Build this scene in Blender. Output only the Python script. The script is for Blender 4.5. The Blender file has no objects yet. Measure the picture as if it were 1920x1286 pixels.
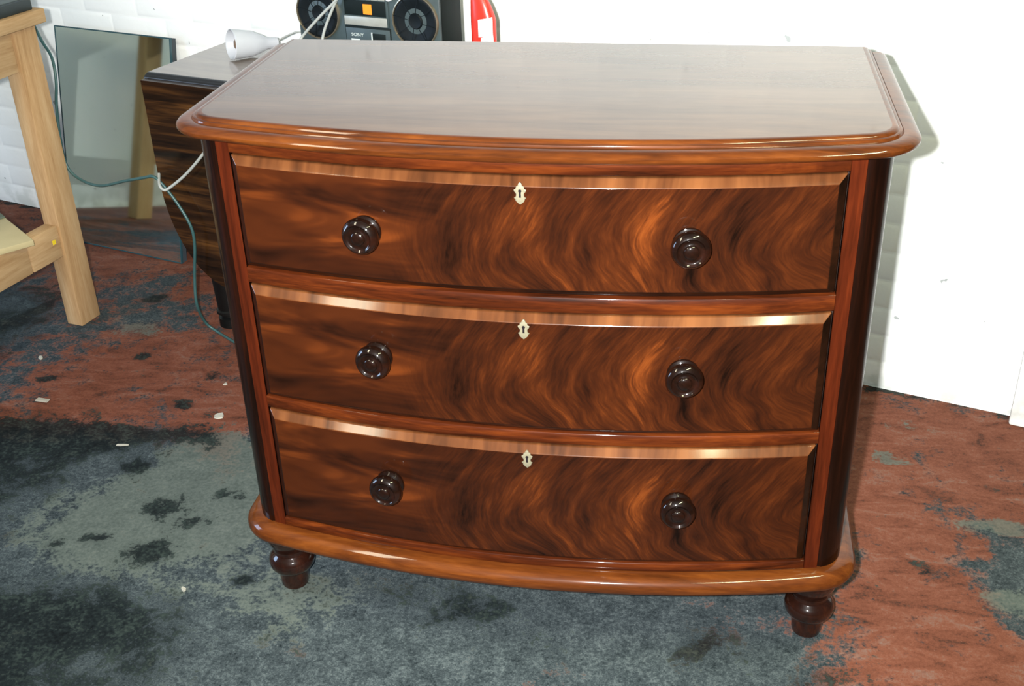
import bpy, bmesh, math, random
from mathutils import Vector, Matrix
random.seed(7)
S = bpy.context.scene
COL = S.collection

# ------------------------------------------------------------------ camera
CAM = Vector((0.274, -1.646, 1.540))
YAW, PITCH, ROLL = math.radians(-10.5), math.radians(28.75), math.radians(-1.87)
fwd = Vector((math.sin(YAW)*math.cos(PITCH), math.cos(YAW)*math.cos(PITCH), -math.sin(PITCH)))
rgt = Vector((math.cos(YAW), -math.sin(YAW), 0))
upv = rgt.cross(fwd)
r2 = rgt*math.cos(ROLL) + upv*math.sin(ROLL)
u2 = -rgt*math.sin(ROLL) + upv*math.cos(ROLL)
cd = bpy.data.cameras.new('camera')
cd.sensor_width = 36.0
cd.lens = 2140/1920*36
cd.clip_start = 0.02
co = bpy.data.objects.new('camera', cd)
COL.objects.link(co)
co.matrix_world = Matrix((( r2.x, u2.x, -fwd.x, CAM.x), (r2.y, u2.y, -fwd.y, CAM.y), (r2.z, u2.z, -fwd.z, CAM.z), (0, 0, 0, 1)))
S.camera = co

# ------------------------------------------------------------------ world, lights, exposure
S.view_settings.view_transform = 'Standard'
S.view_settings.look = 'None'
S.view_settings.exposure = 0.0
S.view_settings.gamma = 1.0
S.view_settings.use_curve_mapping = False
W = bpy.data.worlds.new('world'); S.world = W; W.use_nodes = True
W.node_tree.nodes['Background'].inputs[0].default_value = (0.80, 0.95, 1.0, 1)
W.node_tree.nodes['Background'].inputs[1].default_value = 0.05

def aim(o, target):
    o.rotation_euler = (Vector(target) - o.location).to_track_quat('-Z', 'Y').to_euler()

# the camera's own flash, just left of the lens
fl = bpy.data.lights.new('camera_flash', 'SPOT')
fl.energy = 690; fl.color = (1.0, 0.985, 0.96)
fl.spot_size = math.radians(88); fl.spot_blend = 1.0; fl.shadow_soft_size = 0.018
fo = bpy.data.objects.new('camera_flash', fl); COL.objects.link(fo)
fo.location = CAM - r2*0.082 + u2*0.015
aim(fo, CAM + fwd*2.0 + r2*0.04 + u2*0.18)

def area(name, loc, target, sx, sy, energy, color):
    l = bpy.data.lights.new(name, 'AREA'); l.shape = 'RECTANGLE'; l.size = sx; l.size_y = sy
    l.energy = energy; l.color = color
    o = bpy.data.objects.new(name, l); COL.objects.link(o); o.location = loc; aim(o, target); return o
wt = area('workshop_tube_light', (-1.47, -1.15, 2.50), (-1.47, -1.15, 0), 1.6, 0.30, 40, (1.0, 0.90, 0.66))
wt.rotation_euler = (0, 0, math.atan2(1.21, 0.55))
ct = area('added_wall_fill', (1.15, -0.75, 2.55), (1.15, -0.75, 0), 1.5, 0.09, 42, (0.97, 1.0, 0.62))  # added fill for the shadow strip on the wall, no fixture seen
ct.rotation_euler = (0, 0, math.atan2(1.21, 0.55))
area('window_daylight', (-3.05, -0.15, 1.25), (-0.6, 0.3, 0.85), 1.0, 1.2, 52, (0.50, 0.70, 1.0))

# ------------------------------------------------------------------ node helpers
class NT:
    def __init__(s, name):
        s.m = bpy.data.materials.new(name); s.m.use_nodes = True
        s.t = s.m.node_tree; s.b = s.t.nodes['Principled BSDF']
    def n(s, typ, **kw):
        x = s.t.nodes.new(typ)
        for k, v in kw.items(): setattr(x, k, v)
        return x
    def l(s, a, b): s.t.links.new(a, b)
    def setin(s, node, i, v):
        if hasattr(v, 'is_output') or isinstance(v, bpy.types.NodeSocket): s.l(v, node.inputs[i])
        else: node.inputs[i].default_value = v
    def math(s, op, a, b=0.0, c=None, clamp=False):
        x = s.n('ShaderNodeMath', operation=op); x.use_clamp = clamp
        s.setin(x, 0, a); s.setin(x, 1, b)
        if c is not None: s.setin(x, 2, c)
        return x.outputs[0]
    def mapr(s, v, a, b, c=0.0, d=1.0):
        x = s.n('ShaderNodeMapRange'); x.interpolation_type = 'SMOOTHSTEP'
        s.setin(x, 0, v)
        for i, q in enumerate((a, b, c, d)): x.inputs[i+1].default_value = q
        return x.outputs[0]
    def coord(s, kind='Object'):
        return s.n('ShaderNodeTexCoord').outputs[kind]
    def vmul(s, v, sc):
        x = s.n('ShaderNodeMapping'); s.l(v, x.inputs[0]); x.inputs['Scale'].default_value = sc
        return x.outputs[0]
    def noise(s, v, scale, detail=3.0, rough=0.5, dist=0.0):
        x = s.n('ShaderNodeTexNoise'); s.l(v, x.inputs['Vector'])
        x.inputs['Scale'].default_value = scale; x.inputs['Detail'].default_value = detail
        x.inputs['Roughness'].default_value = rough; x.inputs['Distortion'].default_value = dist
        return x.outputs['Fac']
    def ramp(s, f, stops, interp='LINEAR'):
        x = s.n('ShaderNodeValToRGB'); x.color_ramp.interpolation = interp
        e = x.color_ramp.elements
        while len(e) < len(stops): e.new(0.5)
        for i, (p, c) in enumerate(stops):
            e[i].position = p; e[i].color = (c[0], c[1], c[2], 1)
        s.l(f, x.inputs[0]); return x.outputs[0]
    def mix(s, f, a, b):
        x = s.n('ShaderNodeMix', data_type='RGBA')
        s.setin(x, 0, f)
        for i, v in ((6, a), (7, b)):
            if isinstance(v, tuple): x.inputs[i].default_value = (v[0], v[1], v[2], 1)
            else: s.l(v, x.inputs[i])
        return x.outputs[2]
    def bump(s, h, strength, dist=0.002):
        x = s.n('ShaderNodeBump'); x.inputs['Strength'].default_value = strength
        x.inputs['Distance'].default_value = dist; s.l(h, x.inputs['Height'])
        s.l(x.outputs[0], s.b.inputs['Normal']); return x
    def set(s, **kw):
        for k, v in kw.items():
            k = k.replace('_', ' ')
            i = s.b.inputs[k]
            if isinstance(v, bpy.types.NodeSocket): s.l(v, i)
            elif isinstance(v, tuple): i.default_value = (v[0], v[1], v[2], 1)
            else: i.default_value = v
        return s.m

def srgb(r, g, b):
    f = lambda c: c/12.92 if c <= 0.04045 else ((c+0.055)/1.055)**2.4
    return (f(r/255), f(g/255), f(b/255))

def plain(name, col, rough=0.5, metal=0.0, nscale=30, var=0.12, spec=0.5):
    t = NT(name)
    f = t.noise(t.coord(), nscale, 3)
    c = t.ramp(f, [(0.25, tuple(x*(1-var) for x in col)), (0.75, tuple(min(1, x*(1+var)) for x in col))])
    return t.set(Base_Color=c, Roughness=rough, Metallic=metal, Specular_IOR_Level=spec)

def wood(name, dark, mid, light, sc, rough=0.25, coat=0.6, ior=1.5, grain=40, coatr=0.07, lo=0.32, hi=0.68, dist=0.8, bump=0.05):
    """straight streaky timber; sc is the coordinate scale (small along the grain)"""
    t = NT(name)
    v = t.vmul(t.coord(), sc)
    f1 = t.noise(v, 6.0, 4, 0.6, dist)
    f2 = t.noise(v, grain, 2, 0.6, 0.3)
    f = t.math('ADD', t.math('MULTIPLY', f1, 0.75), t.math('MULTIPLY', f2, 0.25))
    c = t.ramp(f, [(lo, dark), (0.5, mid), (hi, light)])
    if bump: t.bump(f2, bump, 0.0006)
    return t.set(Base_Color=c, Roughness=max(rough, 0.4), Specular_IOR_Level=0.05, Coat_Weight=coat, Coat_Roughness=coatr, Coat_IOR=ior)

# ------------------------------------------------------------------ mesh helpers
def mesh_obj(name, verts, faces, mat, parent=None, sharp=30, smooth=True, mats=None, midx=None):
    me = bpy.data.meshes.new(name)
    me.from_pydata([tuple(v) for v in verts], [], faces)
    bm = bmesh.new(); bm.from_mesh(me)
    bmesh.ops.remove_doubles(bm, verts=bm.verts, dist=1e-6) if midx is None else None
    bmesh.ops.recalc_face_normals(bm, faces=bm.faces); bm.to_mesh(me); bm.free()
    for m in (mats or [mat]): me.materials.append(m)
    if midx:
        for p, i in zip(me.polygons, midx): p.material_index = i
    if smooth:
        for p in me.polygons: p.use_smooth = True
        me.set_sharp_from_angle(angle=math.radians(sharp))
    o = bpy.data.objects.new(name, me); COL.objects.link(o)
    if parent: o.parent = parent
    return o

def empty(name, loc=(0, 0, 0), rz=0.0, parent=None):
    o = bpy.data.objects.new(name, None); COL.objects.link(o)
    o.location = loc; o.rotation_euler = (0, 0, rz); o.empty_display_size = 0.1
    if parent: o.parent = parent
    return o

def tag(o, label=None, cat=None, group=None, kind=None):
    if label: o['label'] = label
    if cat: o['category'] = cat
    if group: o['group'] = group
    if kind: o['kind'] = kind
    return o

def box(name, lo, hi, mat, parent=None, bev=0.0, seg=2):
    bm = bmesh.new()
    vs = [bm.verts.new((x, y, z)) for x in (lo[0], hi[0]) for y in (lo[1], hi[1]) for z in (lo[2], hi[2])]
    for f in ((0, 1, 3, 2), (4, 6, 7, 5), (0, 4, 5, 1), (2, 3, 7, 6), (0, 2, 6, 4), (1, 5, 7, 3)):
        bm.faces.new([vs[i] for i in f])
    bmesh.ops.recalc_face_normals(bm, faces=bm.faces)
    if bev > 0:
        bmesh.ops.bevel(bm, geom=list(bm.edges), offset=bev, segments=seg, affect='EDGES', profile=0.5)
    me = bpy.data.meshes.new(name); bm.to_mesh(me); bm.free()
    me.materials.append(mat)
    for p in me.polygons: p.use_smooth = True
    me.set_sharp_from_angle(angle=math.radians(35 if bev else 20))
    o = bpy.data.objects.new(name, me); COL.objects.link(o)
    if parent: o.parent = parent
    return o

def lathe(name, prof, mat, parent=None, n=40, axis='Z', sharp=40, mats=None, pm=None):
    """prof: list of (r, h); closed at both ends when r == 0"""
    verts, faces, mi = [], [], []
    rings = []
    for r, h in prof:
        if r < 1e-6:
            rings.append([len(verts)]); verts.append((0, 0, h))
        else:
            k = len(verts); rings.append(list(range(k, k+n)))
            verts += [(r*math.cos(2*math.pi*i/n), r*math.sin(2*math.pi*i/n), h) for i in range(n)]
    for j in range(len(prof)-1):
        a, b = rings[j], rings[j+1]
        for i in range(n):
            i2 = (i+1) % n
            if len(a) == 1 and len(b) == 1: continue
            if len(a) == 1: faces.append((a[0], b[i2], b[i]))
            elif len(b) == 1: faces.append((a[i], a[i2], b[0]))
            else: faces.append((a[i], a[i2], b[i2], b[i]))
            mi.append(pm[j] if pm else 0)
    if axis == '-Y':
        verts = [(x, -z, y) for x, y, z in verts]
    return mesh_obj(name, verts, faces, mat, parent, sharp=sharp, mats=mats, midx=mi if pm else None)

def spline(pts, sub=10):
    P = [Vector(p) for p in pts]
    P = [P[0]*2 - P[1]] + P + [P[-1]*2 - P[-2]]
    out = []
    for i in range(1, len(P)-2):
        p0, p1, p2, p3 = P[i-1], P[i], P[i+1], P[i+2]
        for k in range(sub):
            t = k/sub
            out.append(0.5*((2*p1) + (p2-p0)*t + (2*p0-5*p1+4*p2-p3)*t*t + (3*p1-p0-3*p2+p3)*t**3))
    out.append(P[-2]); return out

def tube(name, pts, r, mat, parent=None, sub=10, n=8):
    C = spline(pts, sub); verts = []; faces = []
    for i, c in enumerate(C):
        tg = (C[min(i+1, len(C)-1)] - C[max(i-1, 0)]).normalized()
        a = tg.cross(Vector((0.31, 0.52, 0.79))).normalized(); b = tg.cross(a)
        for k in range(n):
            w = 2*math.pi*k/n
            verts.append(c + (a*math.cos(w) + b*math.sin(w))*r)
    for i in range(len(C)-1):
        for k in range(n):
            k2 = (k+1) % n
            faces.append((i*n+k, i*n+k2, (i+1)*n+k2, (i+1)*n+k))
    faces.append(tuple(range(n-1, -1, -1))); faces.append(tuple(range((len(C)-1)*n, len(C)*n)))
    return mesh_obj(name, verts, faces, mat, parent, sharp=60)

def ray(px, py):
    d = Vector(((px-960)/2140, -(py-643)/2140, -1.0))
    return (r2*d.x + u2*d.y + fwd*1.0)
def at_plane(px, py, P, n):
    d = ray(px, py); n = Vector(n); return CAM + d*((Vector(P)-CAM).dot(n)/d.dot(n))
def at_z(px, py, z): return at_plane(px, py, (0, 0, z), (0, 0, 1))

# ------------------------------------------------------------------ materials
# flame mahogany veneer: feathered "<" figure
def flame():
    t = NT('flame_mahogany')
    oc = t.coord()
    sx = t.n('ShaderNodeSeparateXYZ'); t.l(oc, sx.inputs[0])
    x, z = sx.outputs[0], sx.outputs[2]
    w1 = t.math('SUBTRACT', t.noise(t.vmul(oc, (1, 0.2, 1.3)), 4.0, 2, 0.5), 0.5)
    w2 = t.math('SUBTRACT', t.noise(t.vmul(oc, (1, 0.2, 1.0)), 15.0, 3, 0.6), 0.5)
    zz = t.math('ADD', z, t.math('MULTIPLY', w1, 0.16))
    av = t.math('SQRT', t.math('ADD', t.math('MULTIPLY', zz, zz), 0.0016))
    q = t.math('SUBTRACT', x, t.math('MULTIPLY', av, 0.85))
    q = t.math('ADD', q, t.math('MULTIPLY', w1, 0.10))
    q = t.math('ADD', q, t.math('MULTIPLY', w2, 0.014))
    def comb(a, b):
        c = t.n('ShaderNodeCombineXYZ'); t.setin(c, 0, a); t.setin(c, 1, b); return c.outputs[0]
    s1 = t.noise(comb(t.math('MULTIPLY', q, 11.0), t.math('MULTIPLY', z, 5.0)), 1.0, 2, 0.5, 0.2)
    s2 = t.noise(comb(t.math('MULTIPLY', q, 36.0), t.math('MULTIPLY', z, 9.0)), 1.0, 4, 0.55, 0.5)
    s3 = t.noise(comb(t.math('MULTIPLY', q, 190.0), t.math('MULTIPLY', z, 34.0)), 1.0, 2, 0.6)
    br = t.noise(oc, 7.0, 2, 0.5)
    f = t.math('ADD', t.math('MULTIPLY', s1, 0.30), t.math('MULTIPLY', s2, 0.44))
    f = t.math('ADD', f, t.math('MULTIPLY', s3, 0.21))
    f = t.math('ADD', f, t.math('MULTIPLY', t.math('SUBTRACT', br, 0.5), 0.42))
    side = t.noise(t.vmul(oc, (1.2, 0.2, 5.0)), 3.0, 3, 0.5, 1.2)
    calm = t.math('ADD', t.math('MULTIPLY', side, 0.95), 0.035)
    mk = t.mapr(t.math('ADD', x, t.math('MULTIPLY', w1, 0.2)), -0.26, -0.08)
    fm = t.n('ShaderNodeMix', data_type='FLOAT'); t.l(mk, fm.inputs[0]); t.l(calm, fm.inputs[2]); t.l(f, fm.inputs[3])
    lowb = t.mapr(z, -0.10, -0.03, 0.04, 0.0)
    ff = t.math('ADD', fm.outputs[0], lowb)
    c = t.ramp(ff, [(0.33, srgb(13, 6, 4)), (0.42, srgb(32, 14, 7)), (0.50, srgb(44, 19, 8)), (0.58, srgb(58, 26, 10)), (0.67, srgb(86, 41, 15)), (0.78, srgb(106, 55, 21))])
    t.bump(s3, 0.03, 0.0005)
    return t.set(Base_Color=c, Roughness=0.5, Coat_Weight=0.35, Coat_Roughness=0.05, Specular_IOR_Level=0.0)
M_FLAME = flame()
M_BAND = wood('crossbanded_mahogany', srgb(38, 21, 12), srgb(80, 46, 24), srgb(106, 65, 35), (1.9, 0.3, 0.3), 0.28, 0.7, grain=24, lo=0.34, hi=0.66, coatr=0.12)  # lighter copy for the lit top bevel, light put into the colour
M_BAND_SHADE = wood('shaded_bevel_crossband', srgb(12, 6, 3), srgb(24, 12, 6), srgb(38, 19, 9), (2.0, 0.3, 2.0), 0.3, 0.4)  # same crossband darkened, shade painted on the side and bottom bevels
M_RAIL = wood('red_mahogany', srgb(28, 10, 4), srgb(62, 25, 8), srgb(92, 42, 13), (0.5, 3, 6), 0.28, 0.35)
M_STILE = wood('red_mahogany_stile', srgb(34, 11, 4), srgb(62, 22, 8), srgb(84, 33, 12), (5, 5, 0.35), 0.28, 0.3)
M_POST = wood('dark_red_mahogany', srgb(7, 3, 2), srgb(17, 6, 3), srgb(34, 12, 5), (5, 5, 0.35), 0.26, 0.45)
M_EDGE = wood('polished_mahogany', srgb(50, 23, 7), srgb(76, 37, 11), srgb(98, 52, 17), (0.6, 4, 5), 0.24, 0.6)
M_TOP = wood('polished_mahogany_panel', srgb(62, 42, 28), srgb(76, 54, 38), srgb(90, 66, 46), (0.4, 3, 3), 0.30, 1.0, ior=1.46, coatr=0.085, bump=0)
M_KNOB = wood('dark_turned_mahogany', srgb(8, 3, 2), srgb(17, 7, 4), srgb(32, 13, 7), (2, 2, 2), 0.25, 0.9, coatr=0.05)
M_FOOT = wood('turned_foot_mahogany', srgb(14, 6, 4), srgb(32, 14, 8), srgb(56, 26, 12), (2, 2, 1), 0.16, 0.9)
M_DARKWOOD = plain('dark_inner_wood', srgb(38, 20, 12), 0.7)  # even dark brown for the inner core, back panel and aprons
M_BONE = plain('bone_escutcheon', srgb(112, 108, 90), 0.35, 0.0, 200, 0.12)
M_HOLE = plain('keyhole_painted_dark', srgb(60, 54, 58), 0.3, 0.8, 100)  # dark of the hole painted as a face
M_PINE = wood('raw_pine', srgb(146, 114, 78), srgb(170, 138, 100), srgb(186, 158, 120), (4, 4, 0.35), 0.75, 0.0, grain=60)
M_PINE_Y = wood('raw_pine_rail', srgb(150, 118, 82), srgb(174, 144, 106), srgb(190, 162, 124), (4, 0.35, 4), 0.75, 0.0, grain=60)
M_BENCHTOP = plain('grimy_bench_top', srgb(74, 84, 84), 0.55, 0, 14, 0.4)
M_BENCHEDGE = plain('black_bench_edge', srgb(26, 38, 40), 0.5, 0, 20, 0.3)
M_CREAM = plain('cream_board', srgb(176, 164, 126), 0.7, 0, 20, 0.05)
M_GREYSHEET = plain('grey_green_sheet', srgb(86, 96, 82), 0.6, 0, 12, 0.15)
M_TIGER = wood('striped_brown_leaf', srgb(14, 9, 6), srgb(38, 23, 12), srgb(78, 50, 24), (0.28, 1.0, 5.0), 0.4, 0.3, grain=14, lo=0.36, hi=0.66, dist=0.9)
M_TTOP = wood('sheen_grey_table_top', srgb(104, 96, 90), srgb(116, 106, 98), srgb(126, 116, 106), (0.4, 3, 3), 0.4, 1.0, ior=1.9, coatr=0.14)  # grey base stands in for the wall's reflected sheen
M_TEDGE = plain('dark_polished_table_edge', srgb(34, 34, 36), 0.25, 0, 10, 0.2)
M_BLACKLEG = plain('black_table_leg', srgb(9, 10, 10), 0.4, 0, 20, 0.3, spec=0.3)
M_GREEN = plain('green_flex', srgb(44, 76, 76), 0.4, 0, 60, 0.1)
M_WFLEX = plain('white_flex', srgb(150, 154, 150), 0.45, 0, 60, 0.06)
M_LAMP = plain('white_enamel', srgb(176, 180, 186), 0.4, 0, 20, 0.03)
M_BULB = plain('frosted_bulb', srgb(120, 100, 84), 0.3, 0, 30, 0.15)
M_BOXG = plain('dark_grey_plastic', srgb(50, 62, 64), 0.42, 0, 40, 0.12)
M_BOXB = plain('black_plastic', srgb(12, 20, 20), 0.6, 0, 40, 0.2, spec=0.15)
M_SILV = plain('silver_grille', srgb(150, 152, 146), 0.4, 0.3, 60, 0.1)
M_RIM = plain('bronze_speaker_rim', srgb(150, 140, 120), 0.3, 0.8, 60, 0.1)
M_CONE = plain('black_speaker_cone', srgb(9, 15, 18), 0.5, 0, 40, 0.3, spec=0.2)
M_ORANGE = plain('orange_sticker', srgb(228, 128, 20), 0.5, 0, 60, 0.06)
M_PRINT = plain('pale_print', srgb(176, 186, 184), 0.5, 0, 60, 0.05)
M_RED = plain('red_plastic', srgb(196, 44, 30), 0.32, 0, 30, 0.08)
M_LABEL = plain('white_label', srgb(238, 236, 236), 0.5, 0, 30, 0.03)
M_LBLUE = plain('pale_blue_print', srgb(186, 206, 214), 0.5, 0, 60, 0.06)
M_FLAKE = plain('off_white_flake', srgb(160, 158, 146), 0.8, 0, 60, 0.08)
M_YELLOW = plain('yellow_crayon', srgb(226, 200, 40), 0.7, 0, 60, 0.06)
M_BACK = plain('dark_backing_board', srgb(52, 60, 66), 0.7, 0, 20, 0.1)

t = NT('greenish_mirror')
sm = t.noise(t.coord(), 5.0, 4, 0.6)
M_MIRROR = t.set(Base_Color=t.ramp(sm, [(0.3, (0.80, 0.95, 0.88)), (0.7, (0.86, 0.98, 0.92))]), Metallic=1.0, Roughness=0.045)

# white-painted brick
t = NT('white_painted_brick')
oc = t.coord('Object'); 
geo = t.n('ShaderNodeNewGeometry').outputs['Position']
big = t.noise(geo, 2.2, 3); sm = t.noise(geo, 46, 4, 0.65); spk = t.noise(geo, 28, 2, 0.5)
base = t.ramp(big, [(0.3, srgb(226, 232, 232)), (0.7, srgb(240, 241, 238))])
chip = t.math('GREATER_THAN', spk, 0.745)
sz = t.n('ShaderNodeSeparateXYZ'); t.l(geo, sz.inputs[0])
damp = t.math('MULTIPLY', t.mapr(sz.outputs[2], 0.0, 0.13, 1.0, 0.0), t.mapr(t.noise(geo, 11, 4, 0.6), 0.42, 0.62))
c = t.mix(chip, base, srgb(150, 156, 156))
c = t.mix(t.math('MULTIPLY', damp, 0.45), c, srgb(150, 160, 150))
t.bump(t.math('ADD', t.math('MULTIPLY', sm, 0.6), t.math('MULTIPLY', spk, 0.5)), 0.35, 0.004)
M_WALL = t.set(Base_Color=c, Roughness=0.6, Specular_IOR_Level=0.25)
M_CEIL = plain('white_ceiling_paint', srgb(200, 200, 192), 0.8, 0, 3, 0.06)

# worn painted concrete floor
t = NT('worn_red_painted_concrete')
geo = t.n('ShaderNodeNewGeometry').outputs['Position']
def attr(nm):
    a = t.n('ShaderNodeAttribute'); a.attribute_name = nm; return a.outputs['Fac']
A_RED, A_DARK, A_PALE = attr('red'), attr('dark'), attr('pale')
n1 = t.noise(geo, 5.0, 5, 0.62, 0.6); n2 = t.noise(geo, 22.0, 5, 0.65, 0.4); n3 = t.noise(geo, 120.0, 3, 0.6); n4 = t.noise(geo, 320.0, 2, 0.6)
n5 = t.noise(t.vmul(geo, (1.0, 2.4, 1.0)), 9.0, 4, 0.6, 1.0)
grey = t.ramp(t.math('ADD', t.math('MULTIPLY', n2, 0.34), t.math('ADD', t.math('MULTIPLY', n3, 0.36), t.math('MULTIPLY', n4, 0.30))), [(0.36, srgb(20, 27, 30)), (0.5, srgb(54, 62, 65)), (0.64, srgb(88, 97, 98))])
red = t.ramp(t.math('ADD', t.math('MULTIPLY', n5, 0.55), t.math('ADD', t.math('MULTIPLY', n3, 0.27), t.math('MULTIPLY', n4, 0.18))), [(0.34, srgb(52, 36, 30)), (0.45, srgb(96, 56, 42)), (0.55, srgb(110, 67, 52)), (0.66, srgb(112, 89, 80))])
jit = t.math('ADD', t.math('MULTIPLY', t.math('SUBTRACT', n1, 0.5), 2.2), t.math('ADD', t.math('MULTIPLY', t.math('SUBTRACT', n2, 0.5), 1.5), t.math('MULTIPLY', t.math('SUBTRACT', n3, 0.5), 1.0)))
mr = t.mapr(t.math('ADD', A_RED, jit), 0.30, 0.72)
c = t.mix(mr, grey, red)
mp = t.mapr(t.math('ADD', A_PALE, t.math('MULTIPLY', jit, 0.45)), 0.34, 0.50)
c = t.mix(t.math('MULTIPLY', mp, 0.8), c, t.ramp(t.math('ADD', t.math('MULTIPLY', n3, 0.6), t.math('MULTIPLY', n2, 0.4)), [(0.3, srgb(62, 70, 66)), (0.5, srgb(80, 88, 82)), (0.7, srgb(94, 100, 92))]))
md = t.mapr(t.math('ADD', A_DARK, t.math('MULTIPLY', jit, 0.95)), 0.40, 0.66)
dk = t.ramp(t.math('ADD', t.math('MULTIPLY', n3, 0.5), t.math('MULTIPLY', n2, 0.5)), [(0.36, srgb(3, 6, 8)), (0.5, srgb(18, 25, 26)), (0.64, srgb(44, 54, 50))])
c = t.mix(t.math('MULTIPLY', md, 0.95), c, dk)
spots = t.math('GREATER_THAN', n4, 0.76)
c = t.mix(t.math('MULTIPLY', spots, 0.4), c, srgb(186, 190, 184))
t.bump(t.math('ADD', t.math('MULTIPLY', n2, 0.7), t.math('MULTIPLY', n3, 0.3)), 0.25, 0.004)
M_FLOOR = t.set(Base_Color=c, Roughness=0.7, Specular_IOR_Level=0.1)

# ------------------------------------------------------------------ setting: floor
def blob(x, y, cx, cy, rx, ry, rot=0.0):
    dx, dy = x-cx, y-cy
    c, s = math.cos(rot), math.sin(rot)
    u, v = (dx*c+dy*s)/rx, (-dx*s+dy*c)/ry
    return math.exp(-(u*u+v*v))
X0, X1, Y0, Y1, ST = -4.4, 3.2, -3.4, 2.6, 0.03
nx, ny = int((X1-X0)/ST)+1, int((Y1-Y0)/ST)+1
verts = [(X0+i*ST, Y0+j*ST, 0) for j in range(ny) for i in range(nx)]
faces = [(j*nx+i, j*nx+i+1, (j+1)*nx+i+1, (j+1)*nx+i) for j in range(ny-1) for i in range(nx-1)]
fme = bpy.data.meshes.new('floor'); fme.from_pydata(verts, [], faces); fme.materials.append(M_FLOOR)
def sstep(a, b, v):
    q = max(0, min(1, (v-a)/(b-a))); return q*q*(3-2*q)
vr, vd, vp = [], [], []
for x, y, _ in verts:
    yb = 0.60 + 0.10*max(0, x+1.0)                       # edge of the red paint on the left
    rl = sstep(yb-0.03, yb+0.05, y) * sstep(-0.2, -0.6, x)
    rr = sstep(0.18, 0.80, x + 0.10*(y+0.1))
    rc = sstep(0.35, 0.60, y)
    r = max(rl*0.76, rr*0.92, rc*0.78)
    r -= 0.75*blob(x, y, -1.85, 1.05, 0.30, 0.35)        # bare concrete under the bench, bench shade painted in
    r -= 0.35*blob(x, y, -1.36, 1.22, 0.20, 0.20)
    r -= 0.95*blob(x, y, 0.97, 0.30, 0.115, 0.13)        # bare patch at the right
    r -= 0.60*blob(x, y, 0.93, 0.14, 0.08, 0.09)
    r -= 0.30*blob(x, y, 0.78, 0.92, 0.10, 0.05)
    r -= 0.35*blob(x, y, 0.55, -0.12, 0.25, 0.16)
    vr.append(r)
    d = 1.0*blob(x, y, -1.24, 0.50, 0.28, 0.085) + 0.8*blob(x, y, -1.40, 0.34, 0.22, 0.20)
    d += 0.55*blob(x, y, -0.98, 0.56, 0.16, 0.04)
    d += 0.95*blob(x, y, -0.95, -0.10, 0.26, 0.10) + 0.55*blob(x, y, -1.0, -0.3, 0.4, 0.2)  # near left dark patch, flash falloff painted in
    for cx, cy, rx in ((-1.02, .41, .05), (-.88, .27, .07), (-.99, .14, .035), (-.85, .11, .07), (-.80, .22, .05), (-1.07, .12, .03), (-.75, .33, .05), (.76, .27, .028), (.80, .255, .02), (.73, .30, .016), (.98, .30, .05), (-1.46, .77, .04), (-1.03, .69, .05), (-1.01, .84, .045), (-1.25, .93, .03), (-1.38, 1.27, .05), (-.62, .05, .04), (.62, .22, .03)):
        d += 0.95*blob(x, y, cx, cy, rx*0.85, rx*0.6)
    d += 0.55*blob(x, y, -1.85, 1.05, 0.28, 0.32)  # bench shade painted into the dark mask
    d += 0.45*blob(x, y, -0.05, 0.02, 0.35, 0.10) + 0.30*blob(x, y, 0.45, -0.05, 0.14, 0.12)
    d += 0.9*math.exp(-((y - (1.986 - 0.3279*(x+2.313)))/0.022)**2)   # dirt line along the back wall
    vd.append(d)
    p = 0.75*blob(x, y, -0.84, 0.48, 0.20, 0.12) + 0.75*blob(x, y, -1.00, 0.20, 0.20, 0.17) + 0.75*blob(x, y, -0.72, 0.32, 0.16, 0.18)
    p += 0.42*blob(x, y, -0.55, 0.0, 0.35, 0.16) + 0.75*blob(x, y, 0.91, 0.43, 0.12, 0.035) + 0.55*blob(x, y, 0.74, 0.66, 0.09, 0.04)
    p += 0.45*blob(x, y, -1.35, 1.10, 0.16, 0.12) + 0.35*blob(x, y, 0.80, 0.80, 0.10, 0.06) + 0.35*blob(x, y, -1.2, 0.75, 0.1, 0.05)
    p += 0.6*blob(x, y, 0.92, 0.20, 0.10, 0.06)
    vp.append(p)
for nm, vals in (('red', vr), ('dark', vd), ('pale', vp)):
    a = fme.attributes.new(nm, 'FLOAT', 'POINT'); a.data.foreach_set('value', vals)
floor = bpy.data.objects.new('floor', fme); COL.objects.link(floor)
tag(floor, 'worn concrete floor with patchy red paint and grey bare areas', 'floor', kind='structure')

# ------------------------------------------------------------------ setting: walls
WD = Vector((0.9502, -0.3116, 0)); WN = Vector((-0.3116, -0.9502, 0))
WA = math.atan2(WD.y, WD.x)
W0 = Vector((-2.313, 1.986, 0)) - WD*0.16                 # inner corner
WLEN, WH = 4.2, 2.62
# local frame of the wall: x along it, -y towards the room; its mortar face lies 4 mm behind the bricks
wall = box('wall_back', (-0.2, 0.0022, 0), (WLEN, 0.20, WH), M_WALL)
wall.location = W0; wall.rotation_euler = (0, 0, WA)
tag(wall, 'back wall of white painted brick', 'wall', kind='structure')
BL_, BH_, JT = 0.215, 0.065, 0.010
def brick_mesh(L, H, name='brick'):
    e, dp = 0.008, 0.004
    v = []
    for (x0, x1, z0, z1, y) in ((-0.004, L+0.004, -0.004, H+0.004, 0.0026), (0.001, L-0.001, 0.001, H-0.001, 0.0010), (e, L-e, e, H-e, 0.0)):
        v += [(x0, y, z0), (x1, y, z0), (x1, y, z1), (x0, y, z1)]
    f = [(8, 9, 10, 11)]
    for k in (0, 4):
        for i in range(4):
            j = (i+1) % 4; f.append((k+i, k+j, k+4+j, k+4+i))
    me = bpy.data.meshes.new(name); me.from_pydata(v, [], f); me.materials.append(M_WALL)
    for p in me.polygons: p.use_smooth = True
    return me, v, f
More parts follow.
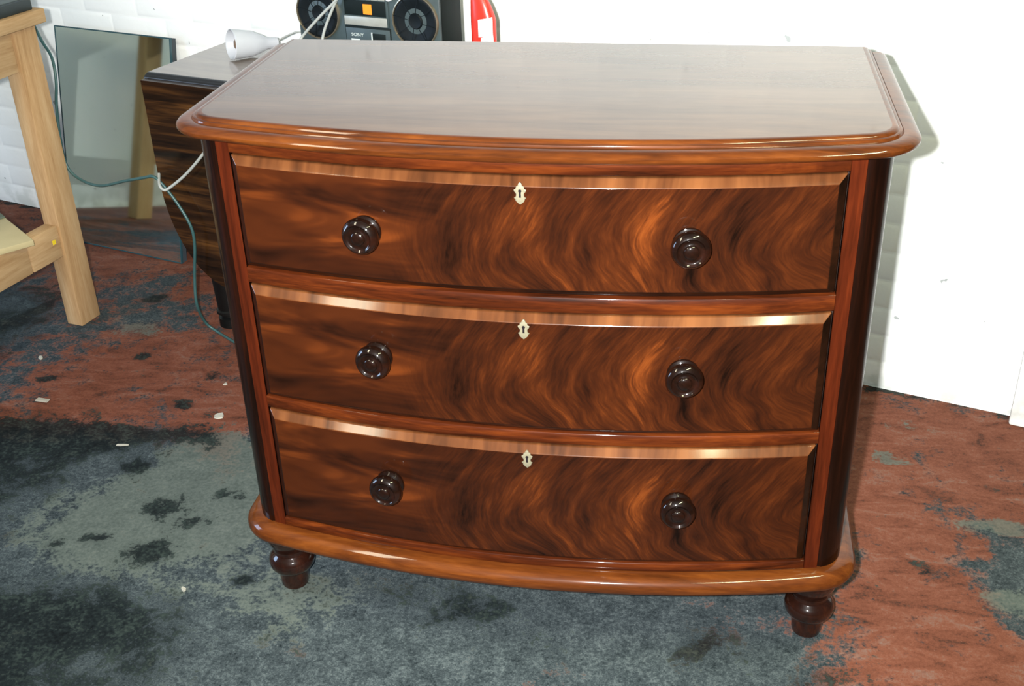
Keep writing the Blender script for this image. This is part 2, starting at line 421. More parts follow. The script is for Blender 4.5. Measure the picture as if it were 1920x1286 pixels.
bm_full, bv, bf = brick_mesh(BL_, BH_)
half = brick_mesh((BL_-JT)/2, BH_)[0]
nb = 0
restv, restf = [], []
for c in range(int(WH/0.075)):
    z = 0.006 + c*0.075
    off = 0 if c % 2 else -(BL_+JT)/2
    k = 0
    while True:
        x = off + k*(BL_+JT); k += 1
        if x > 3.72: break
        isHalf = x < -0.05
        near = x < 3.66 and z < 1.0
        if near and nb < 296:
            b = bpy.data.objects.new('brick', half if isHalf else bm_full); COL.objects.link(b)
            b.parent = wall
            b.location = (0 if isHalf else x, random.uniform(-0.0003, 0.0003), z)
            b.rotation_euler = (random.uniform(-.004, .004), 0, random.uniform(-.0015, .0015))
            nb += 1
        else:
            o0 = len(restv); xx = max(x, 0)
            restv += [(v[0]*(0.47 if isHalf else 1)+xx, v[1], v[2]+z) for v in bv]
            restf += [tuple(i+o0 for i in f) for f in bf]
upper = mesh_obj('upper_bricks', restv, restf, M_WALL, wall, sharp=60)
upper['kind'] = 'stuff'
# shallow pier at the right
pier = box('trim_1', (3.690, -0.042, 0), (4.2, 0.02, WH), M_WALL, None, bev=0.006)
pier.location = W0; pier.rotation_euler = (0, 0, WA)
tag(pier, 'white painted shallow pier of the back wall at the right', 'pier', kind='structure')
# left wall with a window opening, seen only in the mirror
WLm = []
wl = box('wall_left', (-0.2, -2.0, 0), (0.0, 0.0, WH), M_WALL); 
wl.location = W0; wl.rotation_euler = (0, 0, WA)
tag(wl, 'left wall painted white', 'wall', kind='structure')
ceil = box('ceiling', (-4.4, -3.4, WH), (3.2, 2.6, WH+0.1), M_CEIL)
tag(ceil, 'plain workshop ceiling', 'ceiling', kind='structure')

# ------------------------------------------------------------------ chest of drawers
XD, BOW, XS, XB, RC = 0.48, 0.055, 0.506, 0.55, 0.0575
def bow(x): return -BOW*(1-(x/XD)**2)
def outline(yback, nb=40, na=10):
    """(point, outward normal) from the back left round the front to the back right"""
    right = []
    a0 = math.atan(2*BOW*XS/XD**2)
    cx, cy = XS - RC*math.sin(a0), bow(XS) + RC*math.cos(a0)
    for i in range(1, na+1):
        a = a0 + (math.pi/2-a0)*i/na
        right.append((cx+RC*math.sin(a), cy-RC*math.cos(a), math.sin(a), -math.cos(a)))
    xe = right[-1][0]; ye = right[-1][1]
    for k in (0.33, 0.66): right.append((xe, ye+(yback-ye)*k, 1, 0))
    right.append((xe, yback, 1, 0))
    left = [(-x, y, -nx_, ny_) for x, y, nx_, ny_ in reversed(right)]
    mid = []
    for i in range(nb+1):
        x = -XS + 2*XS*i/nb
        s = 2*BOW*x/XD**2; l = math.hypot(1, s)
        mid.append((x, bow(x), s/l, -1/l))
    return left + mid + right
def loft(name, path, prof, mat, parent, mats=None, capmat=0, sharp=28, topmat=None):
    n = len(path); verts = []; faces = []; mi = []
    for o, z in prof:
        verts += [(p[0]+p[2]*o, p[1]+p[3]*o, z) for p in path]
    for j in range(len(prof)-1):
        for i in range(n):
            i2 = (i+1) % n
            faces.append((j*n+i, j*n+i2, (j+1)*n+i2, (j+1)*n+i)); mi.append(0)
    faces.append(tuple(range(n-1, -1, -1))); mi.append(0)
    faces.append(tuple(range((len(prof)-1)*n, len(prof)*n))); mi.append(capmat)
    return mesh_obj(name, verts, faces, mat, parent, sharp=sharp, mats=mats, midx=mi)

chest = empty('chest_of_drawers')
tag(chest, 'polished mahogany bow-front chest with three flame-veneered drawers and turned knobs', 'chest')
YB = 0.509
ptop = outline(YB)
prof = [(-0.002, 0.966), (0.018, 0.966), (0.026, 0.9675), (0.0315, 0.9705), (0.0345, 0.9745), (0.0345, 0.9785), (0.031, 0.9825), (0.025, 0.9852), (0.016, 0.9865), (0.0095, 0.9862), (0.0085, 0.9852), (0.0075, 0.9863), (0.0065, 0.9892), (0.0035, 0.9905), (0.002, 0.9902), (0.0012, 0.9915), (-0.001, 0.9938), (-0.005, 0.9948), (-0.009, 0.9950)]
loft('chest_top', ptop, prof, M_EDGE, chest, mats=[M_EDGE, M_TOP], capmat=1, sharp=40)['label'] = 'overhanging mahogany top with rounded moulded edge'
pbase = outline(0.505)
prof = [(-0.01, 0.154), (0.010, 0.155), (0.020, 0.1585), (0.0275, 0.165), (0.0305, 0.173), (0.029, 0.182), (0.023, 0.190), (0.013, 0.1945), (0.002, 0.196), (-0.012, 0.1965)]
loft('base_moulding', pbase, prof, M_EDGE, chest, sharp=40)

# added filler core behind the faces, stops light leaking through the gaps
pc = outline(0.495)
loft('light_leak_filler', pc, [(-0.018, 0.19), (-0.018, 0.967)], M_DARKWOOD, chest)

def strip(name, x0, x1, z0, z1, mat, off=0.0, depth=0.03, n=36, parent=chest):
    """a rail following the bow"""
    verts, faces = [], []
    for i in range(n+1):
        x = x0 + (x1-x0)*i/n; y = bow(x) - off
        verts += [(x, y+0.0015, z0), (x, y, z0+0.0015), (x, y, z1-0.0015), (x, y+0.0015, z1), (x, y+depth, z1), (x, y+depth, z0)]
    for i in range(n):
        for k in range(6):
            k2 = (k+1) % 6
            faces.append((i*6+k, i*6+k2, (i+1)*6+k2, (i+1)*6+k))
    faces.append((0, 1, 2, 3, 4, 5)); faces.append(tuple(n*6+k for k in (5, 4, 3, 2, 1, 0)))
    return mesh_obj(name, verts, faces, mat, parent, sharp=50)
DZ = [(0.740, 0.939), (0.486, 0.709), (0.215, 0.460)]
for z0, z1 in ((0.9405, 0.9665), (0.7105, 0.7385), (0.4615, 0.4845), (0.194, 0.2135)):
    strip('rail', -XD-0.002, XD+0.002, z0, z1, M_RAIL)

# corner posts: stile + rounded column, full height
for sgn in (-1, 1):
    pts = []
    for x in (XD+0.0025, XD+0.0035, 0.494, XS):
        pts.append((x, bow(x) + (0.0015 if x < XD+0.003 else 0)))
    a0 = math.atan(2*BOW*XS/XD**2); cx, cy = XS-RC*math.sin(a0), bow(XS)+RC*math.cos(a0)
    # a narrow quirk divides the flat stile from the column
    pts += [(XS+0.0012, bow(XS)+0.0030)]
    for i in range(1, 15):
        a = a0+0.05 + (math.pi/2-a0-0.05)*i/14
        pts.append((cx+(RC+0.0)*math.sin(a), cy-RC*math.cos(a)))
    pts += [(XB-0.03, cy+0.002), (XD+0.0025, 0.03)]
    pts = [(sgn*x, y) for x, y in pts]; n = len(pts)
    verts = [(x, y, 0.194) for x, y in pts] + [(x, y, 0.9665) for x, y in pts]
    faces = [(i, (i+1) % n, n+(i+1) % n, n+i) for i in range(n)] + [tuple(range(n)), tuple(range(2*n-1, n-1, -1))]
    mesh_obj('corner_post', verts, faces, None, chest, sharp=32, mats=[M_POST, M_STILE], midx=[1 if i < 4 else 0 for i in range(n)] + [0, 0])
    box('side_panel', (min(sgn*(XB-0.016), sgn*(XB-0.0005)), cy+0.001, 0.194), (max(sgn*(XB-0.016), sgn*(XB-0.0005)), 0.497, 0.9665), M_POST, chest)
box('back_panel', (-XB+0.018, 0.485, 0.194), (XB-0.018, 0.499, 0.9665), M_DARKWOOD, chest)

# drawers
BV = 0.0125
def drawer(z0, z1):
    zc = (z0+z1)/2; h = (z1-z0)/2 - 0.0008; X = XD-0.0008
    xs = [-X, -X+BV] + [(-X+BV) + (2*X-2*BV)*i/44 for i in range(1, 44)] + [X-BV, X]
    zs = [-h, -h+BV, -h+BV+0.03, 0, h-BV-0.03, h-BV, h]
    nX, nZ = len(xs), len(zs); verts, faces, mi = [], [], []
    for j, z in enumerate(zs):
        for i, x in enumerate(xs):
            inner = 0 < i < nX-1 and 0 < j < nZ-1
            verts.append((x, bow(x) - (BV if inner else 0.0), z))
    def V(i, j): return j*nX+i
    for j in range(nZ-1):
        for i in range(nX-1):
            a, b, c, d = V(i, j), V(i+1, j), V(i+1, j+1), V(i, j+1)
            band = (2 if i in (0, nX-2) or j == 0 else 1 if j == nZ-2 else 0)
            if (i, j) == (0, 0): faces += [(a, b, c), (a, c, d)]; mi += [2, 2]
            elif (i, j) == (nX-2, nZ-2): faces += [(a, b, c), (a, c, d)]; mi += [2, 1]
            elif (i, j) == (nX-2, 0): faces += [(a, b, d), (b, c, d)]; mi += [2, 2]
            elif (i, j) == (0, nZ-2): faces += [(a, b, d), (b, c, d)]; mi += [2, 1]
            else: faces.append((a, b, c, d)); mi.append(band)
    # drawer box behind
    rim = [V(i, 0) for i in range(nX)] + [V(nX-1, j) for j in range(1, nZ)] + [V(i, nZ-1) for i in range(nX-2, -1, -1)] + [V(0, j) for j in range(nZ-2, 0, -1)]
    k0 = len(verts); verts += [(verts[r][0], verts[r][1]+0.014, verts[r][2]) for r in rim]
    for q in range(len(rim)):
        q2 = (q+1) % len(rim)
        faces.append((rim[q], k0+q, k0+q2, rim[q2])); mi.append(1)
    o = mesh_obj('drawer', verts, faces, None, chest, sharp=25, mats=[M_FLAME, M_BAND, M_BAND_SHADE], midx=mi)
    o.location = (0, 0, zc)
    m = o.modifiers.new('soft_arris', 'BEVEL'); m.width = 0.0016; m.segments = 2; m.limit_method = 'ANGLE'; m.angle_limit = math.radians(25); m.harden_normals = False
    return o
KPROF = [(0.0, 0.0), (0.0225, 0.0), (0.0250, 0.002), (0.0262, 0.0050), (0.0255, 0.0080), (0.0215, 0.0098), (0.0200, 0.0110), (0.0218, 0.0122), (0.0222, 0.0140), (0.0200, 0.0155), (0.0195, 0.0165), (0.0245, 0.0185), (0.0285, 0.0220), (0.0303, 0.0265), (0.0300, 0.0310), (0.0278, 0.0355), (0.0240, 0.0390), (0.0222, 0.0398), (0.0212, 0.0390), (0.0200, 0.0372), (0.0170, 0.0362), (0.0135, 0.0364), (0.0118, 0.0372), (0.0113, 0.0395), (0.0098, 0.0412), (0.0055, 0.0424), (0.0, 0.0428)]
ESC = [(0, .0175), (.0022, .0160), (.0032, .0128), (.0058, .0108), (.0066, .0072), (.0094, .0058), (.0088, .0032), (.0066, .0008), (.0058, -.0022), (.0066, -.0052), (.0092, -.0070), (.0072, -.0088), (.0066, -.0118), (.0036, -.0150), (.0, -.0176)]
knob_me = esc_me = None
KZ = [0.840, 0.615, 0.356]
for k, (z0, z1) in enumerate(DZ):
    d = drawer(z0+0.003, z1); zc = (z0+0.003+z1)/2
    d['label'] = ['top drawer, the shallowest', 'middle drawer', 'bottom drawer, the deepest'][k]
    for sx in (-0.247, 0.254):
        if knob_me is None:
            kn = lathe('knob', KPROF, M_KNOB, None, n=40, axis='-Y', sharp=50); knob_me = kn.data
        else:
            kn = bpy.data.objects.new('knob', knob_me); COL.objects.link(kn)
        kn.parent = d
        kn.location = (sx, bow(sx)-BV+0.0008, KZ[k]-zc)
        kn.rotation_euler = (0, 0, math.atan(2*BOW*sx/XD**2))
    if esc_me is None:
        ol = ESC + [(-x, z) for x, z in reversed(ESC[1:-1])]; n = len(ol)
        verts = [(x*1.0, 0.0008, z) for x, z in ol] + [(x, -0.0012, z) for x, z in ol] + [(x*0.85, -0.0019, z*0.9) for x, z in ol]
        faces = []; mi = []
        for a in (0, n):
            for i in range(n): faces.append((a+i, a+(i+1) % n, a+n+(i+1) % n, a+n+i)); mi.append(0)
        faces.append(tuple(range(2*n, 3*n))); mi.append(0)
        faces.append(tuple(range(n-1, -1, -1))); mi.append(0)
        # keyhole: round head and slot, a dark face painted in place of the shaded hole
        kh = [(0.0026*math.cos(a), 0.0042+0.0026*math.sin(a)) for a in [math.radians(-50+i*28) for i in range(11)]] + [(-0.0016, -0.0062), (0.0016, -0.0062)]
        b0 = len(verts); m = len(kh)
        verts += [(x, -0.0021, z) for x, z in kh] + [(x, -0.0010, z) for x, z in kh]
        faces.append(tuple(range(b0, b0+m))); mi.append(1)
        for i in range(m): faces.append((b0+i, b0+(i+1) % m, b0+m+(i+1) % m, b0+m+i)); mi.append(1)
        es = mesh_obj('escutcheon', verts, faces, None, None, sharp=30, mats=[M_BONE, M_HOLE], midx=mi); esc_me = es.data
    else:
        es = bpy.data.objects.new('escutcheon', esc_me); COL.objects.link(es)
    es.parent = d; es.location = (0.001, bow(0)-BV+0.0002, (z1-zc)-BV-0.0110)
    es['label'] = 'pale shield-shaped keyhole escutcheon'
# turned feet
FPROF = [(0.0, 0.0), (0.021, 0.0), (0.0262, 0.004), (0.0282, 0.012), (0.0290, 0.030), (0.0288, 0.041), (0.0300, 0.0440), (0.0340, 0.0450), (0.0395, 0.0490), (0.0440, 0.0565), (0.0455, 0.0660), (0.0440, 0.0750), (0.0385, 0.0825), (0.0335, 0.0860), (0.0318, 0.0890), (0.0318, 0.0970), (0.0340, 0.1010), (0.0420, 0.1150), (0.0480, 0.1330), (0.0500, 0.1545), (0.0, 0.1550)]
f0 = lathe('foot', FPROF, M_FOOT, chest, n=44, sharp=35)
f0.location = (-0.508, 0.060, 0)
for p in ((0.508, 0.060, 0), (-0.508, 0.445, 0), (0.508, 0.445, 0)):
    f = bpy.data.objects.new('foot', f0.data); COL.objects.link(f); f.parent = chest; f.location = p

# ------------------------------------------------------------------ workbench
BD = Vector((0.978, -0.208, 0)); BA = math.atan2(BD.y, BD.x)
bench = empty('workbench', (-1.514, 1.068, 0), BA)     # local x = right, -y = towards the viewer
tag(bench, 'rough pine workbench with a dark grimy top at the left', 'workbench')
BW_, BDp = 0.97, 0.66
for lx, ly in ((-0.055, 0.0), (-0.055, -BDp), (-BW_, -0.24), (-BW_, -BDp)):
    l_ = box('leg', (lx, ly, 0), (lx+0.055, ly+0.080, 0.868), M_PINE, bench, bev=0.003)
box('end_rail', (-0.052, -0.118, 0.226), (-0.008, 0.0, 0.321), M_PINE_Y, bench, bev=0.003)
box('end_rail', (-0.054, -BDp+0.08, 0.225), (-0.010, -0.1205, 0.3205), M_PINE_Y, bench, bev=0.003)
box('end_rail', (-0.052, -BDp+0.08, 0.755), (-0.010, 0.0, 0.866), M_PINE_Y, bench, bev=0.003)
box('end_rail', (-BW_+0.01, -BDp+0.08, 0.226), (-BW_+0.052, -0.24, 0.321), M_PINE_Y, bench, bev=0.003)
box('bench_frame', (-BW_-0.03, -BDp-0.03, 0.868), (0.030, 0.095, 0.905), M_PINE_Y, bench, bev=0.004)
bt = box('bench_top', (-BW_-0.03, -BDp-0.03, 0.905), (0.016, 0.070, 0.935), M_BENCHEDGE, bench, bev=0.004)
box('worn_surface', (-BW_-0.02, -BDp-0.02, 0.9345), (0.006, 0.060, 0.937), M_BENCHTOP, bt, bev=0.001)
sp_ = box('yellow_mark', (-0.0082, -0.030, 0.272), (-0.0075, -0.018, 0.285), M_YELLOW, bench); sp_['label'] = 'yellow crayon dab on the rail'

# cream board laid on the rail and a sheet leaning behind it
bd = box('cream_board', (-0.45, -0.26, 0.0), (0.0, 0.0, 0.016), M_CREAM, None, bev=0.001)
bd.location = (-1.509, 0.930, 0.3215); bd.rotation_euler = (0, 0, math.radians(-40))
tag(bd, 'small cream board resting on the lower bench rail', 'board')

gs = box('grey_sheet', (-0.44, -0.25, 0.0), (-0.215, -0.001, 0.005), M_GREYSHEET, None, bev=0.0008)
gs.location = (-1.509, 0.930, 0.3377); gs.rotation_euler = (0, 0, math.radians(-40))
tag(gs, 'grey-green sheet lying on the cream board under the bench', 'sheet')

# ------------------------------------------------------------------ mirror
mbl = Vector((-1.802, 1.647, 0)); MD = Vector((0.955, -0.295, 0)); MA = math.atan2(MD.y, MD.x)
mir = empty('mirror', mbl - Vector((0, 0, 0)), MA)
mir.rotation_euler = (math.radians(-9.8), 0, MA)
tag(mir, 'frameless greenish mirror leaning against the white brick wall', 'mirror')
gl = box('mirror_glass', (-0.065, -0.005, 0.0), (0.418, 0.0, 0.716), M_MIRROR, mir, bev=0.0008, seg=1)
box('backing_board', (-0.064, 0.0005, 0.001), (0.417, 0.022, 0.715), M_BACK, mir)
eg = plain('dark_glass_edge', srgb(40, 70, 78), 0.2, 0, 40, 0.1)
for lo, hi in (((-0.067, -0.0058, 0.0), (-0.063, 0.0015, 0.718)), ((0.416, -0.0058, 0.0), (0.420, 0.0015, 0.718)), ((-0.063, -0.0058, 0.714), (0.416, 0.0015, 0.718)), ((-0.063, -0.0058, 0.0), (0.416, 0.0015, 0.004))):
    box('edge_strip', lo, hi, eg, mir)

# ------------------------------------------------------------------ drop-leaf table
TA = math.radians(-16); TD = Vector((math.cos(TA), math.sin(TA), 0)); TY = Vector((-TD.y, TD.x, 0))
T0 = Vector((-1.201, 1.118, 0)); TZ = 0.745
table = empty('drop_leaf_table', T0, TA)
tag(table, 'dark drop-leaf table with a hanging striped leaf behind the chest', 'table')
def tloc(p): p = Vector(p)-T0; return Vector((p.dot(TD), p.dot(TY), p.z))
def tplane(px, py, yy):                                   # photo point on a plane at local depth yy -> table coordinates
    return tloc(at_plane(px, py, T0+TY*yy, TY))
TL = 1.12
# top with a two-ridge moulded long edge
prof = [(0.022, TZ), (0.014, TZ-0.001), (0.011, TZ-0.004), (0.006, TZ-0.005), (0.001, TZ-0.009), (0.0, TZ-0.014), (0.003, TZ-0.019), (0.010, TZ-0.022), (0.020, TZ-0.0225)]
verts, faces, mi = [], [], []
for x in (0.0, TL):
    verts += [(x, y, z) for y, z in prof] + [(x, 0.36, TZ-0.0225), (x, 0.36, TZ)]
n = len(prof)+2
for k in range(n):
    k2 = (k+1) % n
    faces.append((k, k2, n+k2, n+k)); mi.append(0 if k == n-1 else 1)
faces.append(tuple(range(n))); mi.append(1); faces.append(tuple(range(2*n-1, n-1, -1))); mi.append(1)
mesh_obj('table_top', verts, faces, None, table, sharp=40, mats=[M_TTOP, M_TEDGE], midx=mi)
def leaf(name, y0, y1):
    hw, z1, z0, r = TL-0.02, TZ-0.006, 0.165, 0.22
    pts = [(0.008, z1), (hw, z1)]
    for i in range(13):
        a = math.pi/2*i/12; pts.append((hw-r*(1-math.cos(a)), z0+0.30*(1-math.sin(a)) ) )
    pts = [(0.008, z1)]
    for i in range(15):
        a = math.pi/2*i/14; pts.append((0.008+0.20*(1-math.cos(a)), 0.165+0.31*(1-math.sin(a))))
    right = [(TL-x, z) for x, z in reversed(pts)]
    pts = pts + right; n = len(pts)
    verts = [(x, y0, z) for x, z in pts] + [(x, y1, z) for x, z in pts]
    faces = [tuple(range(n)), tuple(range(2*n-1, n-1, -1))] + [(i, (i+1) % n, n+(i+1) % n, n+i) for i in range(n)]
    return mesh_obj(name, verts, faces, M_TIGER, table, sharp=40)
leaf('drop_leaf', -0.022, -0.003).location = (0, 0, -0.0050)
leaf('drop_leaf', 0.362, 0.380).location = (0, 0, -0.0050)
box('apron', (0.12, 0.035, 0.60), (TL-0.12, 0.055, TZ-0.0225), M_DARKWOOD, table)
box('apron', (0.12, 0.305, 0.60), (TL-0.12, 0.325, TZ-0.0225), M_DARKWOOD, table)
TLEG = [(0.0, 0.0), (0.020, 0.0), (0.024, 0.004), (0.024, 0.030), (0.018, 0.034), (0.018, 0.042), (0.0265, 0.046), (0.0265, 0.054), (0.0225, 0.058), (0.0240, 0.10), (0.0280, 0.22), (0.0310, 0.40), (0.0330, 0.52), (0.0260, 0.535), (0.034, 0.55), (0.036, 0.60), (0.036, 0.72), (0.0, 0.72)]
TLEG = [(r*1.35, h) for r, h in TLEG]
tl0 = None
for lx, ly in ((0.118, 0.046), (TL-0.118, 0.046), (0.118, 0.314), (TL-0.118, 0.314)):
    if tl0 is None: tl0 = o = lathe('leg', TLEG, M_BLACKLEG, table, n=28)
    else:
        o = bpy.data.objects.new('leg', tl0.data); COL.objects.link(o); o.parent = table
    o.location = (lx, ly, 0)

# ------------------------------------------------------------------ things on the table
def on_table(name, p):
    q = T0 + TD*p[0] + TY*p[1]; return empty(name, (q.x, q.y, p[2]), TA)
# portable stereo
st = on_table('portable_stereo', (0.447, 0.100, TZ))     # local x right, -y front
tag(st, 'dark grey portable cassette stereo with two round speakers on the table', 'stereo')
SW, SH, SD = 0.403, 0.245, 0.102
box('body', (0, 0.004, 0), (SW, SD, SH), M_BOXB, st, bev=0.004)
box('front_panel', (0.001, -0.002, 0.002), (SW-0.001, 0.006, SH-0.002), M_BOXG, st, bev=0.003)
for cx in (0.062, 0.336):
    cz = 0.917-TZ
    sp = lathe('speaker', [(0.0, 0.001), (0.016, 0.0045), (0.019, 0.001), (0.020, -0.0010), (0.046, 0.0030), (0.052, 0.0046), (0.057, 0.0040), (0.059, 0.0020)], M_CONE, st, n=48, axis='-Y', sharp=60)
    sp.location = (cx, -0.0015, cz)
    rm = lathe('rim', [(0.0585, 0.0), (0.0585, 0.006), (0.0592, 0.0070), (0.0612, 0.0065), (0.0625, 0.0)], M_RIM, sp, n=48, axis='-Y', sharp=40)
    for k in range(8):                                   # grille spokes
        a = 2*math.pi*k/8 + 0.2
        b = box('spoke', (0.018, -0.0070, -0.0006), (0.059, -0.0055, 0.0006), M_CONE, sp); b.rotation_euler = (0, a, 0)
deck = box('cassette_deck', (0.136, -0.006, 0.1505), (0.264, 0.0, 0.232), M_BOXG, st, bev=0.002)
box('cassette_window', (0.142, -0.0075, 0.176), (0.258, -0.0055, 0.212), M_BOXB, deck, bev=0.001)
box('orange_sticker', (0.196, -0.0086, 0.180), (0.220, -0.0070, 0.204), M_ORANGE, deck)
box('silver_strip', (0.140, -0.0085, 0.152), (0.260, -0.0055, 0.1735), M_SILV, deck, bev=0.0015)
for i in range(6):
    box('piano_key', (0.141+i*0.0199, -0.011, 0.2145), (0.1595+i*0.0199, -0.0055, 0.2305), M_SILV, deck, bev=0.001)
lp = box('lower_panel', (0.138, -0.0045, 0.030), (0.266, 0.0, 0.1495), M_BOXB, st, bev=0.001)
box('name_plate', (0.140, -0.0056, 0.062), (0.264, -0.004, 0.145), M_BOXG, lp, bev=0.0008)
box('tape_counter', (0.214, -0.0066, 0.117), (0.252, -0.0052, 0.135), M_BOXB, lp, bev=0.0008)
box('counter_edge', (0.212, -0.0068, 0.113), (0.2155, -0.0052, 0.137), M_PRINT, lp)
box('counter_edge', (0.2155, -0.0068, 0.113), (0.250, -0.0052, 0.1155), M_PRINT, lp)
box('print_line', (0.154, -0.0062, 0.112), (0.178, -0.0052, 0.119), M_PRINT, lp)
box('print_line', (0.176, -0.0062, 0.1055), (0.246, -0.0052, 0.1085), M_PRINT, lp)
cu = bpy.data.curves.new('text', 'FONT'); cu.body = 'SONY'; cu.size = 0.0125; cu.extrude = 0.0003; cu.align_x = 'LEFT'
to = bpy.data.objects.new('text', cu); COL.objects.link(to)
dg = bpy.context.evaluated_depsgraph_get(); tm = bpy.data.meshes.new_from_object(to.evaluated_get(dg))
bpy.data.objects.remove(to)
tm.materials.clear(); tm.materials.append(M_PRINT)
lt = bpy.data.objects.new('lettering', tm); COL.objects.link(lt); lt.parent = lp
lt.location = (0.155, -0.0060, 0.1255); lt.rotation_euler = (math.pi/2, 0, 0); lt.scale = (1.05, 0.85, 1)
kn = lathe('volume_knob', [(0.0, 0.010), (0.007, 0.0095), (0.0085, 0.008), (0.009, 0.0), ], M_LABEL, st, n=24, axis='-Y'); kn.location = (0.269, -0.002, 0.2235)
for lo, hi in (((0.02, 0.04, SH-0.002), (0.032, 0.06, SH+0.045)), ((SW-0.032, 0.04, SH-0.002), (SW-0.02, 0.06, SH+0.045)), ((0.02, 0.04, SH+0.040), (SW-0.02, 0.06, SH+0.058))):
    box('carry_handle', lo, hi, M_BOXB, st, bev=0.003)

# red bottle
rb = on_table('red_bottle', (0.941, 0.14, TZ))
tag(rb, 'red plastic bottle with white labels standing right of the stereo', 'bottle')
def oval_loft(name, prof, mat, parent, n=36, a=1.0, b=0.62):
    verts, faces = [], []
    for r, z in prof:
        for i in range(n):
            w = 2*math.pi*i/n
            cx_, sx_ = math.cos(w), math.sin(w)
            verts.append((r*a*math.copysign(abs(cx_)**0.8, cx_) - max(0.0, 0.0305-r)*0.92*(1 if z > 0.01 else 0), r*b*math.copysign(abs(sx_)**0.8, sx_), z))
    m = len(prof)
    for j in range(m-1):
        for i in range(n):
            faces.append((j*n+i, j*n+(i+1) % n, (j+1)*n+(i+1) % n, (j+1)*n+i))
    faces.append(tuple(range(n-1, -1, -1))); faces.append(tuple(range((m-1)*n, m*n)))
    return mesh_obj(name, verts, faces, mat, parent, sharp=45)
oval_loft('body', [(0.026, 0), (0.030, 0.003), (0.0305, 0.10), (0.0305, 0.178), (0.0290, 0.190), (0.0245, 0.212), (0.0185, 0.232), (0.0130, 0.244), (0.0125, 0.256)], M_RED, rb)
lathe('cap', [(0.0, 0.290), (0.011, 0.290), (0.0135, 0.287), (0.0145, 0.256), (0.0, 0.256)], M_LABEL, rb, n=24).location = (-0.0165, 0, 0)
for nm, x0, x1, z0, z1, mt in (('label_panel', -0.004, 0.0285, 0.142, 0.182, M_LABEL), ('label_panel', 0.002, 0.0290, 0.074, 0.1405, M_LABEL), ('label_print', 0.012, 0.020, 0.080, 0.136, M_LBLUE)):
    v, f = [], []
    for i in range(9):
        x = x0+(x1-x0)*i/8
        c = min(1, abs(x)/0.0305); w = math.acos(min(1, c**1.25)); y = -0.0305*0.62*(math.sin(w)**0.8) - (0.0016 if 'panel' in nm else 0.0022)
        v += [(x, y, z0+0.003*(x-x0)/0.03), (x, y, z1+0.006*(x-x0)/0.03), (x, y+0.001, z1), (x, y+0.001, z0)]
    for i in range(8):
        for k in range(4): f.append((i*4+k, i*4+(k+1) % 4, i*4+4+(k+1) % 4, i*4+4+k))
    f += [(0, 1, 2, 3), (35, 34, 33, 32)]
    mesh_obj(nm, v, f, mt, rb, sharp=40)

# lamp with a conical shade lying on the table
la = tplane(434, 84, 0.19); lb = tplane(519, 81, 0.30)
lm = on_table('reflector_lamp', (la.x, la.y, TZ)); 
tag(lm, 'small white cone-shaded lamp lying on the drop-leaf table', 'lamp')
axis = Vector((lb.x-la.x, lb.y-la.y, lb.z-la.z)); Lx = axis.length
rotq = axis.to_track_quat('Z', 'Y')
sh = lathe('shade', [(0.0365, 0.0), (0.039, -0.002), (0.041, 0.0), (0.040, 0.004), (0.0345, 0.055), (0.024, Lx-0.045), (0.0165, Lx-0.03), (0.0150, Lx), (0.0, Lx), (0.0, Lx-0.004), (0.013, Lx-0.03), (0.022, Lx-0.05), (0.0325, 0.055), (0.0365, 0.0)], M_LAMP, lm, n=36, sharp=50)
sh.rotation_mode = 'QUATERNION'; sh.rotation_quaternion = rotq; sh.location = (0, 0, 0.0435)
bl = lathe('bulb', [(0.0, 0.004), (0.010, 0.006), (0.018, 0.014), (0.021, 0.026), (0.018, 0.040), (0.012, 0.055), (0.012, 0.08), (0.0, 0.08)], M_BULB, lm, n=28)
bl.rotation_mode = 'QUATERNION'; bl.rotation_quaternion = rotq; bl.location = (0.004, 0, 0.044)
cl = box('clamp', (axis.x-0.012, axis.y-0.008, 0.0), (axis.x+0.006, axis.y+0.012, 0.0425+axis.z-0.008), M_LAMP, lm, bev=0.003)
pts = [tuple(Vector((la.x, la.y, TZ)) + Vector((axis.x, axis.y, 0.0425+axis.z)))]
def rel(px, py, yy): q = tplane(px, py, yy); return (q.x-la.x, q.y-la.y, q.z-TZ)
tube('flex', [(axis.x-0.01, axis.y, 0.0425+axis.z), rel(527, 73, 0.31), rel(545, 64, 0.315), rel(562, 60, 0.32), rel(600, 70, 0.33)], 0.0022, M_WFLEX, lm)
# white cable draped over the stereo: two strands
def tw(px, py, yy): return at_plane(px, py, T0+TY*yy, TY)
cb = tube('white_cable', [tw(556, 92, 0.05), tw(566, 70, 0.075), tw(598, 33, 0.078), tw(634, -4, 0.080), tw(650, -30, 0.082), tw(652, -46, 0.084), tw(643, -38, 0.084), tw(634, -8, 0.082), tw(620, 25, 0.080), tw(608, 58, 0.078), tw(603, 85, 0.070), tw(600, 110, 0.05)], 0.0036, M_WFLEX, n=10)
tag(cb, 'white cable looped down in two strands across the left speaker', 'cable')

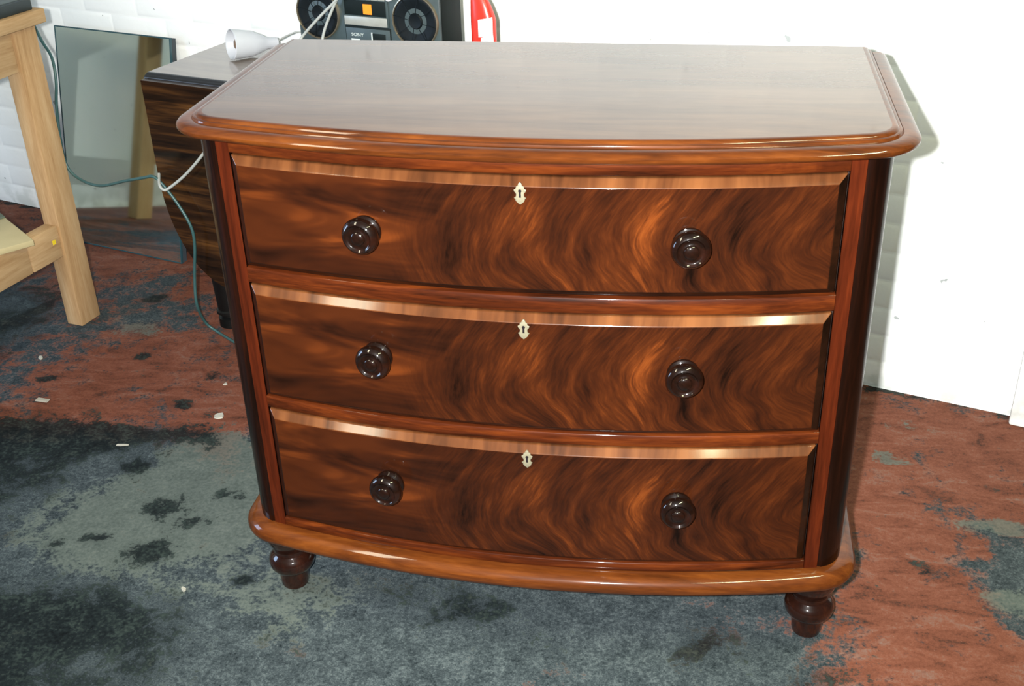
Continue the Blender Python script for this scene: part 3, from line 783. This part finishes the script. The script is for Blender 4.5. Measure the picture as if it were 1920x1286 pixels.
# ------------------------------------------------------------------ cables at the left
def tl_(px, py, yy): return at_plane(px, py, T0+TY*yy, TY)
gp = [tl_(60, 40, 0.03), tl_(78, 76, 0.02), tl_(97, 108, 0.0), tl_(105, 150, -0.02), tl_(106, 200, -0.03), tl_(113, 260, -0.04), tl_(125, 310, -0.05), tl_(150, 336, -0.05), tl_(188, 348, -0.055), tl_(235, 339, -0.06), tl_(270, 333, -0.06), tl_(287, 331, -0.06), tl_(305, 346, -0.055), tl_(335, 385, -0.05), tl_(358, 425, -0.048), tl_(365, 460, -0.048), tl_(365, 520, -0.05), tl_(369, 570, -0.06), at_z(385, 604, 0.035), at_z(408, 622, 0.006), at_z(432, 637, 0.005), at_z(462, 655, 0.005)]
gc = tube('green_cable', gp, 0.0042, M_GREEN, n=10)
tag(gc, 'dark green cable hanging from the bench past the mirror to the floor', 'cable')
wp = [tl_(298, 326, -0.040), tl_(299, 346, -0.070), tl_(307, 356, -0.074), tl_(318, 352, -0.068), tl_(345, 330, -0.058), tl_(372, 300, -0.052), tl_(392, 272, -0.048), tl_(420, 230, -0.046)]
wc = tube('pale_cable', wp, 0.0040, M_WFLEX, n=10)
tag(wc, 'pale grey cable hooked on the green one beside the table leaf', 'cable')

# ------------------------------------------------------------------ litter on the floor
def flake(px, py, w, h, rot, label, name='paint_flake', irregular=True):
    p = at_z(px, py, 0.0)
    k = 7 if irregular else 4
    pts = []
    for i in range(k):
        a = 2*math.pi*i/k + (0 if irregular else math.pi/4)
        s = random.uniform(0.65, 1.1) if irregular else 1.25
        pts.append((w/2*s*math.cos(a), h/2*s*math.sin(a)))
    n = len(pts)
    verts = [(x, y, 0.0004) for x, y in pts] + [(x*0.92, y*0.92, 0.003+random.uniform(0, 0.002)) for x, y in pts]
    faces = [tuple(range(n-1, -1, -1)), tuple(range(n, 2*n))] + [(i, (i+1) % n, n+(i+1) % n, n+i) for i in range(n)]
    o = mesh_obj(name, verts, faces, M_FLAKE, None, smooth=False)
    o.location = (p.x, p.y, 0); o.rotation_euler = (0, 0, rot)
    tag(o, label, 'flake', 'pale scraps on the floor')
flake(410, 781, 0.034, 0.030, 0.4, 'largest white scrap on the floor, near the chest left post')
flake(80, 751, 0.040, 0.016, -0.1, 'small rectangular white chip on the red floor below the bench leg', irregular=False)
flake(76, 672, 0.014, 0.020, 0.7, 'tiny white scrap left of the bench leg foot')
flake(423, 721, 0.013, 0.010, 0.2, 'tiny pale crumb on the red floor beside the chest')
flake(230, 835, 0.042, 0.006, 0.2, 'thin pale sliver on the dark floor band')
flake(345, 1106, 0.012, 0.014, 0.5, 'pale crumb on the grey floor left of the front foot')
